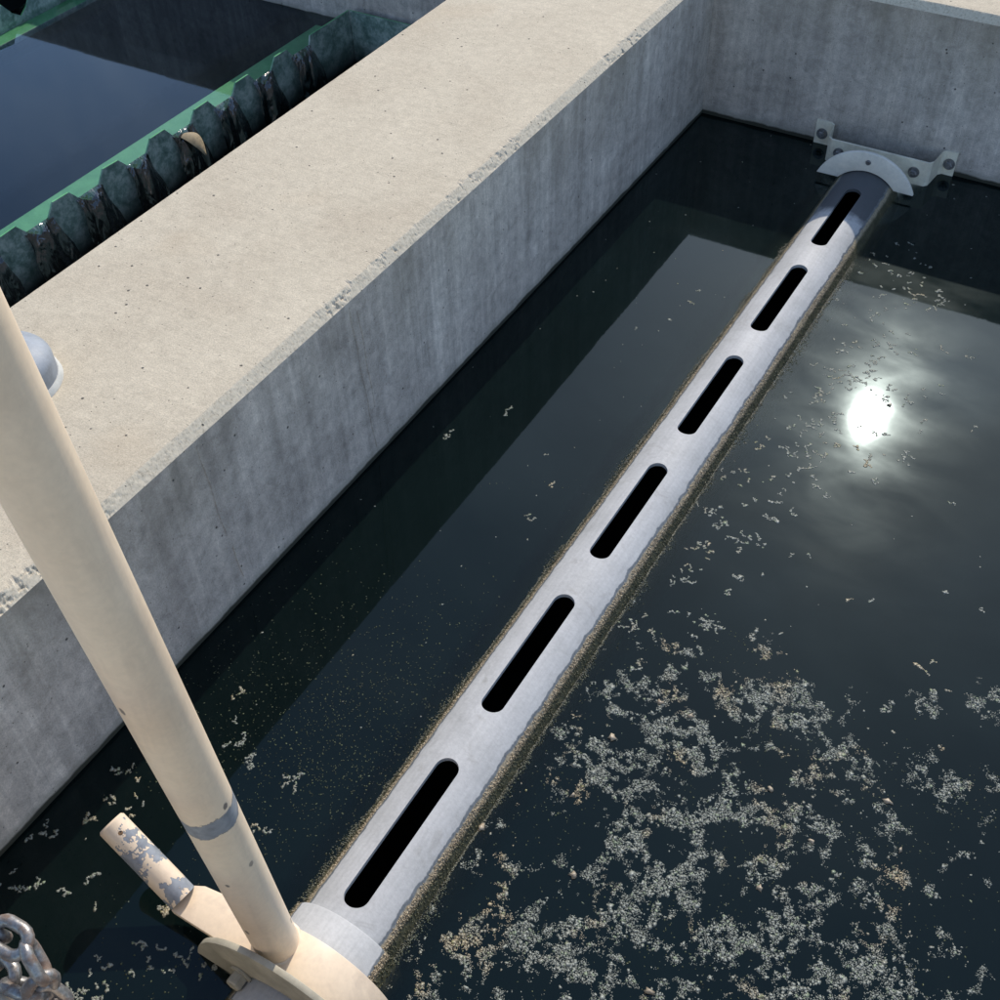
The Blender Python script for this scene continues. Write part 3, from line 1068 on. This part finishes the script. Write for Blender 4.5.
tag(o, 'tan dead leaf hanging in a notch of the green weir', 'leaf')

# ------------------------------------------------------------------ galvanised cap on the divider wall
cap = empty('vent_dome', (-.418, -2.522, TOP + .0005), 'domed galvanised vent sealed onto the concrete divider wall', 'vent')
def lathe(name, c, prof, mat, parent, n=48):
    V, F = [], []
    for r, z in prof:
        for k in range(n):
            t = 2 * math.pi * k / n
            V.append((c[0] + r * math.cos(t), c[1] + r * math.sin(t), c[2] + z))
    for i in range(len(prof) - 1):
        for k in range(n):
            k2 = (k + 1) % n
            F.append((i * n + k, i * n + k2, (i + 1) * n + k2, (i + 1) * n + k))
    F.append(tuple(range(n))[::-1]); F.append(tuple((len(prof) - 1) * n + k for k in range(n)))
    o = mesh_obj(name, V, F, mat, parent); fix_normals(o)
    return smooth_by_angle(o, 40)
lathe('dome', cap.location, [(.100, .012), (.100, .045)] + [(.100 * math.cos(a), .045 + .042 * math.sin(a)) for a in np.linspace(.12, 1.45, 10)], M['galv'], cap)
lathe('sealant_ring', cap.location, [(.108, .0), (.106, .007), (.102, .0118), (.05, .0119)], M['caulk'], cap)

# ------------------------------------------------------------------ walkway guard rail and chain
gr = empty('guard_rail', (.5, -3.62, TOP), 'cream tubular guard rail of the walkway with a chain looped over it', 'railing')
RY, RZ = -3.452, .987
tube('top_rail', [(-.58, RY, RZ), (1.02, RY, RZ)], .0242, M['plain_cream'], gr, 32)
for x in (-.50, .96):
    tube('post', [(x, RY - .03, TOP + .002), (x, RY - .03, RZ + .02)], .0242, M['plain_cream'], gr, 32)
    box('base_plate', (x - .05, x + .05, RY - .03 - .04, RY - .03 + .05, TOP + .0005, TOP + .012), M['plain_cream'], gr, .002)
tube('mid_rail', [(-.58, RY, .74), (1.02, RY, .74)], .0212, M['plain_cream'], gr, 32)

def link_mesh(length, width, wr):
    """one stadium-shaped chain link lying in local xz, long axis x"""
    pth = []
    r = width / 2 - wr; h = length / 2 - wr - r
    for k in range(9):
        a = -math.pi / 2 + math.pi * k / 8
        pth.append(Vector((h + r * math.cos(a), r * math.sin(a), 0)))
    for k in range(9):
        a = math.pi / 2 + math.pi * k / 8
        pth.append(Vector((-h + r * math.cos(a), r * math.sin(a), 0)))
    n, sgm = len(pth), 10
    V, F = [], []
    for i, p in enumerate(pth):
        tan = (pth[(i + 1) % n] - pth[i - 1]).normalized()
        nrm = Vector((0, 0, 1)); bn_ = tan.cross(nrm)
        for k in range(sgm):
            t = 2 * math.pi * k / sgm
            V.append(tuple(p + (nrm * math.sin(t) + bn_ * math.cos(t)) * wr))
    for i in range(n):
        for k in range(sgm):
            F.append((i * sgm + k, i * sgm + (k + 1) % sgm, ((i + 1) % n) * sgm + (k + 1) % sgm, ((i + 1) % n) * sgm + k))
    me = bpy.data.meshes.new('link'); me.from_pydata(V, [], F); me.update()
    me.polygons.foreach_set('use_smooth', [True] * len(me.polygons))
    me.materials.append(M['chain'])
    return me
CR_ = (right, -up, -back)
def at_depth(u, v, depth):
    """world point seen at photo pixel u, v at a given distance along the view axis"""
    return Vector(CAM) + (right * ((u - 500) / 1186.56) - up * ((v - 500) / 1186.56) - back) * depth
lm = link_mesh(.046, .0335, .0055)
chain = empty('chain', at_depth(25, 975, 1.02), 'weathered steel chain looped over the cream guard rail', 'chain')
def strand(ctrl):
    """links strung along a polyline of world points"""
    P = [Vector(c) for c in ctrl]
    L = [0]
    for a, b in zip(P, P[1:]): L.append(L[-1] + (b - a).length)
    pitch = .044 - .0092 * 1.55
    n = int(L[-1] / pitch)
    def pt(s):
        for i in range(len(P) - 1):
            if s <= L[i + 1] or i == len(P) - 2:
                return P[i].lerp(P[i + 1], (s - L[i]) / max(1e-6, L[i + 1] - L[i]))
    for i in range(n):
        s = (i + .5) * pitch
        p = pt(s); d = (pt(min(L[-1], s + .015)) - pt(max(0, s - .015))).normalized()
        o = bpy.data.objects.new('link', lm)
        link(o, chain)
        _, u, w = frame_of(d)
        roll = (0.35 if i % 2 == 0 else 0.35 + math.pi / 2) + random.uniform(-.25, .25)
        y_ = u * math.cos(roll) + w * math.sin(roll)
        z_ = d.cross(y_)
        o.matrix_parent_inverse = Matrix()
        o.location = p - chain.location
        o.rotation_euler = Matrix(((d.x, y_.x, z_.x), (d.y, y_.y, z_.y), (d.z, y_.z, z_.z))).to_euler()
D = 1.015
strand([at_depth(-75, 935, 1.06), at_depth(-20, 928, 1.01), at_depth(10, 938, .985), at_depth(35, 958, .985), at_depth(42, 985, .99), at_depth(30, 1015, 1.02), at_depth(5, 1050, 1.10)])
strand([at_depth(-40, 945, 1.06), at_depth(-8, 962, 1.02), at_depth(12, 985, 1.005), at_depth(40, 995, .995), at_depth(62, 1012, 1.01), at_depth(70, 1045, 1.06), at_depth(66, 1090, 1.14)])

# ------------------------------------------------------------------ scum, flecks, crust (nobody could count them)
def granules(name, pts, size, tint, mat, parent=None, flat=.45, sides=6, normals=None):
    """many small irregular domed granules in one mesh.  pts (n,3), size (n,), tint (n,3)"""
    n = len(pts)
    k = sides
    ang = np.arange(k) / k * 2 * np.pi
    rot = rng.uniform(0, 6.28, (n, 1))
    rr = size[:, None] * rng.uniform(.42, 1.45, (n, k))
    el = rng.uniform(.45, 1.0, (n, 1))
    lx = rr * np.cos(ang) ; ly = rr * np.sin(ang) * el
    cx = lx * np.cos(rot) - ly * np.sin(rot); cy = lx * np.sin(rot) + ly * np.cos(rot)
    hgt = size * flat * rng.uniform(.7, 1.4, n)
    V = np.zeros((n, k + 2, 3))
    V[:, :k, 0] = cx; V[:, :k, 1] = cy; V[:, :k, 2] = rng.uniform(-.1, .3, (n, k)) * hgt[:, None]
    V[:, k, 2] = hgt; V[:, k, :2] = rng.normal(0, .15, (n, 2)) * size[:, None]
    V[:, k + 1, 2] = -hgt * .7
    if normals is not None:
        nz = normals / np.linalg.norm(normals, axis=1, keepdims=True)
        a = np.cross(nz, np.array([0, 1.0, 0])); a /= np.linalg.norm(a, axis=1, keepdims=True)
        b = np.cross(nz, a)
        V = V[:, :, :1] * a[:, None] + V[:, :, 1:2] * b[:, None] + V[:, :, 2:3] * nz[:, None]
    off = np.array(origin_of(parent)) if parent is not None else np.zeros(3)
    V = V + pts[:, None, :] - off
    V = V.reshape(-1, 3)
    base = (np.arange(n) * (k + 2))[:, None, None]
    tri = np.array([[i, (i + 1) % k, k] for i in range(k)] + [[(i + 1) % k, i, k + 1] for i in range(k)])[None]
    T = (tri + base).reshape(-1, 3)
    me = bpy.data.meshes.new(name)
    me.vertices.add(len(V)); me.vertices.foreach_set('co', V.ravel())
    me.loops.add(T.size); me.loops.foreach_set('vertex_index', T.ravel().astype(np.int32))
    me.polygons.add(len(T)); me.polygons.foreach_set('loop_start', np.arange(0, T.size, 3, dtype=np.int32))
    me.update(calc_edges=True)
    at = me.attributes.new('tint', 'FLOAT_COLOR', 'POINT')
    c = np.ones((n, k + 2, 4)); c[:, :, :3] = tint[:, None, :]
    at.data.foreach_set('color', c.ravel())
    me.materials.append(mat)
    o = bpy.data.objects.new(name, me)
    link(o, parent)
    o['kind'] = 'stuff'
    return o
f_px = 1186.56
Rm = np.array([[right.x, right.y, right.z], [-up.x, -up.y, -up.z], [-back.x, -back.y, -back.z]])
def to_px(P):
    q = (P - np.array(CAM)) @ Rm.T
    return 500 + f_px * q[:, 0] / q[:, 2], 500 + f_px * q[:, 1] / q[:, 2]
def on_water(u, v, z=0.0):
    u = np.asarray(u, float); v = np.asarray(v, float)
    d = np.stack([(u - 500) / f_px, (v - 500) / f_px, np.ones_like(u)], -1) @ Rm
    t = (z - CAM[2]) / d[..., 2]
    return np.array(CAM) + d * t[..., None]
def clear_of_pipe(P, z=0.0):
    half = math.sqrt(max(0, PR ** 2 - (z - PZ) ** 2))
    return (np.abs(P[:, 0] - PX) > half + .004) | (P[:, 1] < PY0) | (P[:, 1] > PY1)

g = .0036
gx, gy = np.meshgrid(np.arange(.02, 2.6, g), np.arange(Y_NEAR + .02, -.02, g))
P = np.stack([gx.ravel(), gy.ravel(), np.zeros(gx.size)], 1)
P[:, :2] += rng.uniform(-.5, .5, (len(P), 2)) * g
wx, wy = P[:, 0], P[:, 1]
# where the raft lies: centres from image pixels cast onto water, radii in metres
warp = .10 * (fbm(wx * 3, wy * 3, 5, 3) - .5)
def blob(cx, cy, r, a):
    return a * np.exp(-(((wx + warp - cx) ** 2 + (wy - warp - cy) ** 2) / r ** 2))
def pblob(u, v, r, a):
    c = on_water(u, v); return blob(c[0], c[1], r, a)
raft = np.zeros(len(P))
RAFT = ((660, 690, .10, .75), (695, 735, .07, .9), (640, 760, .10, .6), (735, 790, .09, .95), (790, 825, .09, .95), (745, 715, .10, .7),
                   (800, 712, .09, .7), (870, 705, .06, .55), (900, 735, .08, .35), (830, 770, .10, .55), (920, 790, .08, .42), (880, 890, .09, .78), (925, 925, .05, .75),
                   (770, 880, .08, .75), (785, 950, .10, .7), (690, 960, .12, .6), (630, 940, .12, .62), (620, 850, .11, .5), (560, 880, .12, .5), (500, 950, .14, .62),
                   (560, 790, .08, .55), (860, 970, .10, .58), (540, 985, .12, .55), (700, 860, .12, .45), (850, 840, .12, .55), (610, 690, .05, .5), (600, 640, .035, .5),
                   (975, 790, .05, .55), (995, 850, .06, .6), (990, 700, .05, .35), (720, 1040, .25, .7), (480, 1060, .2, .7), (930, 1060, .2, .55), (640, 600, .03, .35),
                   (660, 560, .03, .5), (690, 500, .025, .45), (450, 985, .06, .6), (760, 655, .07, .5), (930, 700, .04, .4), (700, 800, .10, .6), (660, 900, .10, .6), (590, 760, .08, .6), (820, 900, .08, .55))
for u, v, r, a in RAFT:
    raft = np.maximum(raft, pblob(u, v, r, a))
n1 = fbm(wx * 9 + 31, wy * 9, 21, 5, .62)
n2 = fbm(wx * 30, wy * 30 + 9, 44, 4, .6)
n3 = rng.uniform(0, 1, len(P))
score = .34 * n1 + .66 * n2
thr = .70 - .27 * np.clip(raft * 1.3, 0, 1.12)
lace = fbm(wx * 70, wy * 70, 57, 3, .6)
keep = (score > thr) & (lace > .46) & (n3 > .10) & (raft > .06) & clear_of_pipe(P)
# lone specks everywhere, thicker round the raft
speck = (rng.uniform(0, 1, len(P)) < .0006 + .008 * np.clip(raft, 0, 1)) & clear_of_pipe(P)
keep |= speck
# little drifting clusters
clus = []
trail = []
for k in range(70):
    q_ = rng.uniform(0, 1) ** .8
    trail.append((610 + 262 * q_ + rng.uniform(8, 75), 668 - 392 * q_ + rng.uniform(0, 30), int(rng.integers(4, 22)), rng.uniform(3, 9)))
for k in range(34):
    trail.append((868 + rng.normal(0, 55), 385 + rng.normal(0, 60), int(rng.integers(4, 18)), rng.uniform(3, 9)))
for u, v, n, s in tuple(trail) + ((880, 300, 26, 14), (900, 275, 40, 12), (870, 265, 20, 10), (915, 290, 30, 9), (865, 380, 34, 10), (885, 395, 30, 7), (850, 385, 20, 10), (905, 400, 20, 6),
                   (820, 400, 18, 9), (800, 330, 12, 9), (845, 345, 16, 10), (818, 462, 22, 9), (810, 450, 12, 7), (790, 395, 10, 8), (835, 440, 10, 9), (860, 470, 10, 9),
                   (450, 435, 26, 6), (511, 410, 10, 4), (525, 516, 14, 6), (243, 690, 24, 7), (238, 745, 26, 7), (246, 762, 22, 7), (235, 722, 10, 5), (290, 780, 22, 8), (300, 772, 12, 5),
                   (125, 770, 26, 8), (110, 800, 20, 5), (135, 805, 24, 7), (92, 875, 14, 4), (63, 890, 10, 4), (95, 905, 12, 4), (95, 965, 22, 6), (90, 995, 70, 16), (60, 1000, 60, 16),
                   (40, 825, 50, 16), (20, 880, 40, 12), (85, 815, 22, 7), (150, 860, 30, 12), (170, 905, 40, 14), (150, 960, 40, 16), (200, 960, 50, 16), (215, 905, 24, 10),
                   (255, 830, 16, 6), (230, 800, 14, 5), (745, 470, 14, 8), (720, 510, 30, 10), (700, 545, 30, 9), (725, 475, 18, 6), (675, 580, 30, 8), (600, 690, 30, 12),
                   (760, 445, 16, 7), (690, 560, 26, 9), (640, 620, 34, 9), (740, 540, 8, 8), (800, 560, 6, 12), (885, 315, 14, 8), (840, 310, 8, 9), (920, 265, 8, 6),
                   (945, 300, 5, 5), (960, 600, 10, 20), (930, 672, 24, 7), (940, 690, 10, 9), (850, 600, 8, 30), (560, 470, 8, 26), (640, 330, 8, 26), (700, 290, 8, 22)):
    for w_ in range(max(2, n // 5)):
        m_ = int(rng.integers(4, 16))
        c0_ = on_water(u + rng.normal(0, s * .75), v + rng.normal(0, s * .55))
        th_ = np.cumsum(rng.normal(0, .9, m_)) + rng.uniform(0, 6.28)
        st_ = rng.uniform(.0012, .0032, m_)
        w3 = np.zeros((m_, 3)); w3[:, 0] = c0_[0] + np.cumsum(st_ * np.cos(th_)); w3[:, 1] = c0_[1] + np.cumsum(st_ * np.sin(th_))
        clus.append(w3)
clus = np.concatenate(clus); clus = clus[clear_of_pipe(clus) & (clus[:, 0] > .006)]
A = P[keep]
g2 = .0028
gx, gy = np.meshgrid(np.arange(.745, 2.1, g2), np.arange(Y_NEAR + .02, -1.7, g2))
P2 = np.stack([gx.ravel(), gy.ravel(), np.zeros(gx.size)], 1)
P2[:, :2] += rng.uniform(-.5, .5, (len(P2), 2)) * g2
wx, wy = P2[:, 0], P2[:, 1]
warp = .10 * (fbm(wx * 3, wy * 3, 5, 3) - .5)
raft2 = np.zeros(len(P2))
for args in RAFT:
    raft2 = np.maximum(raft2, pblob(*args))
sc2 = .34 * fbm(wx * 9 + 31, wy * 9, 21, 5, .62) + .66 * fbm(wx * 30, wy * 30 + 9, 44, 4, .6)
lace2 = fbm(wx * 70, wy * 70, 57, 3, .6)
k2 = (sc2 > .70 - .28 * np.clip(raft2 * 1.3, 0, 1.12) - .030) & (lace2 > .415) & (raft2 > .06) & clear_of_pipe(P2)
FINE = P2[k2]; FINE[:, 2] = W_Z + .0001
A = np.concatenate([A, clus])
A[:, 2] = W_Z + .00012
big = fbm(A[:, 0] * 14, A[:, 1] * 14, 77, 3)
sz = np.clip(.0023 * np.exp(rng.normal(0, .34, len(A))), .0009, .0060)
base = np.array([.245, .255, .215])[None] * rng.uniform(.78, 1.15, (len(A), 1))
tan = np.clip((big - .58) * 5, 0, 1)[:, None] * rng.uniform(.3, 1, (len(A), 1))
tint = base * (1 - tan) + np.array([.40, .32, .19])[None] * rng.uniform(.7, 1.15, (len(A), 1)) * tan
gr_ = (rng.uniform(0, 1, (len(A), 1)) < .14)
tint = np.where(gr_, tint * np.array([.82, .92, .72]), tint)
granules('floating_scum', A, sz, tint, M['scum'], flat=.05, sides=8)['label'] = 'grey and tan scum flakes floating on the dark tank water'
bf = np.clip((fbm(FINE[:, 0] * 14, FINE[:, 1] * 14, 77, 3) - .58) * 5, 0, 1)[:, None]
ftint = (np.array([.20, .21, .175]) * (1 - bf) + np.array([.31, .25, .16]) * bf) * rng.uniform(.6, 1.15, (len(FINE), 1))
granules('floating_scum', FINE, rng.uniform(.0009, .0019, len(FINE)), ftint, M['scum'], flat=.06, sides=5)['label'] = 'fine pale scum dust matting together between the floating flakes'
# a few bigger crumbs
B = on_water(np.array([612, 573, 660, 812, 690, 770, 888, 760, 890, 574, 648, 480, 900]), np.array([738, 795, 703, 842, 716, 790, 802, 888, 405, 876, 992, 828, 850]))
B[:, 2] += .001
granules('floating_scum', B, rng.uniform(.006, .0095, len(B)), np.array([.42, .34, .24])[None] * rng.uniform(.7, 1.1, (len(B), 1)), M['scum'], flat=.5, sides=9)['label'] = 'larger tan crumbs floating among the scum flakes'

# flecks awash in the surface
n = 15000
uu = rng.uniform(100, 640, n); vv = rng.uniform(480, 1000, n)
Q = on_water(uu, vv); Q[:, 2] = .0001
dens = fbm(Q[:, 0] * 5, Q[:, 1] * 5, 91, 4)
near = np.exp(-(((uu - 350) / 150) ** 2 + ((vv - 720) / 120) ** 2))
ok = (dens * .5 + near * .7 + rng.uniform(-.35, .35, n) > .60) & (Q[:, 0] > .02) & clear_of_pipe(Q) & (Q[:, 0] < PX)
Q = Q[ok]
n = 9000
W_ = np.stack([rng.uniform(.76, 2.2, n), rng.uniform(-3.40, -2.0, n), np.full(n, .0001)], 1)
dd = fbm(W_[:, 0] * 6, W_[:, 1] * 6, 93, 4)
W_ = W_[(dd + rng.uniform(-.15, .15, n) > .58) & clear_of_pipe(W_)]
Q = np.concatenate([Q, W_])
granules('submerged_flecks', Q, rng.uniform(.0010, .0023, len(Q)), np.array([.050, .058, .026])[None] * rng.uniform(.4, 1.6, (len(Q), 1)), M['scum'], flat=.08)['label'] = 'greenish algae flecks hanging just under the water'
# fringe of weed clinging to the pipe at the waterline
n = 9000
hc_ = math.sqrt(PR ** 2 - PZ ** 2)
yy = rng.uniform(-2.95, -.60, n)
sd = np.where(rng.uniform(0, 1, n) < .55, 1, -1)
wv = .030 * np.clip(fbm(yy * 11, sd * 5.0, 15, 4) - .33, .04, 1)
dx = np.abs(rng.normal(0, 1, n)) * wv * np.where(sd > 0, 1.0, .55)
dx = dx + rng.uniform(0, .003, n)
Fp = np.stack([PX + sd * (hc_ - .001 + dx), yy, .0003 + 0 * yy], 1)
tn = np.exp(-dx / .006)[:, None]
ft = (np.array([.17, .155, .11]) * tn + np.array([.055, .066, .038]) * (1 - tn)) * rng.uniform(.5, 1.4, (n, 1))
granules('weed_fringe', Fp, rng.uniform(.0010, .0024, n), ft, M['scum'], root, flat=.25)

# crust at the pipe's waterline
n = 15000
yy = rng.uniform(-3.0, -.56, n)
sd = np.where(rng.uniform(0, 1, n) < .62, 1, -1)
zz = np.where(rng.uniform(0, 1, n) < .55, rng.normal(.0215, .0032, n), -rng.exponential(.018, n) + .020)
zz = np.clip(zz + .006 * (fbm(yy * 30, sd * 3.0, 61, 3) - .5), -.09, .0275)
Rr = np.where(yy < -2.944, CR, PR)
th = np.arccos(np.clip((zz - PZ) / Rr, -1, 1))
Np = np.stack([sd * np.sin(th), np.zeros(n), np.cos(th)], 1)
C_ = np.stack([np.full(n, PX), yy, np.full(n, PZ)], 1) + Np * (Rr[:, None] + .0002)
tn = np.clip((zz - .0155) / .006, 0, 1)[:, None]
ct = (np.array([.40, .32, .21]) * tn + np.array([.075, .072, .036]) * (1 - tn)) * rng.uniform(.55, 1.35, (n, 1))
granules('algae_crust', C_, rng.uniform(.0011, .0027, n), ct, M['scum'], root, flat=.8, normals=Np)
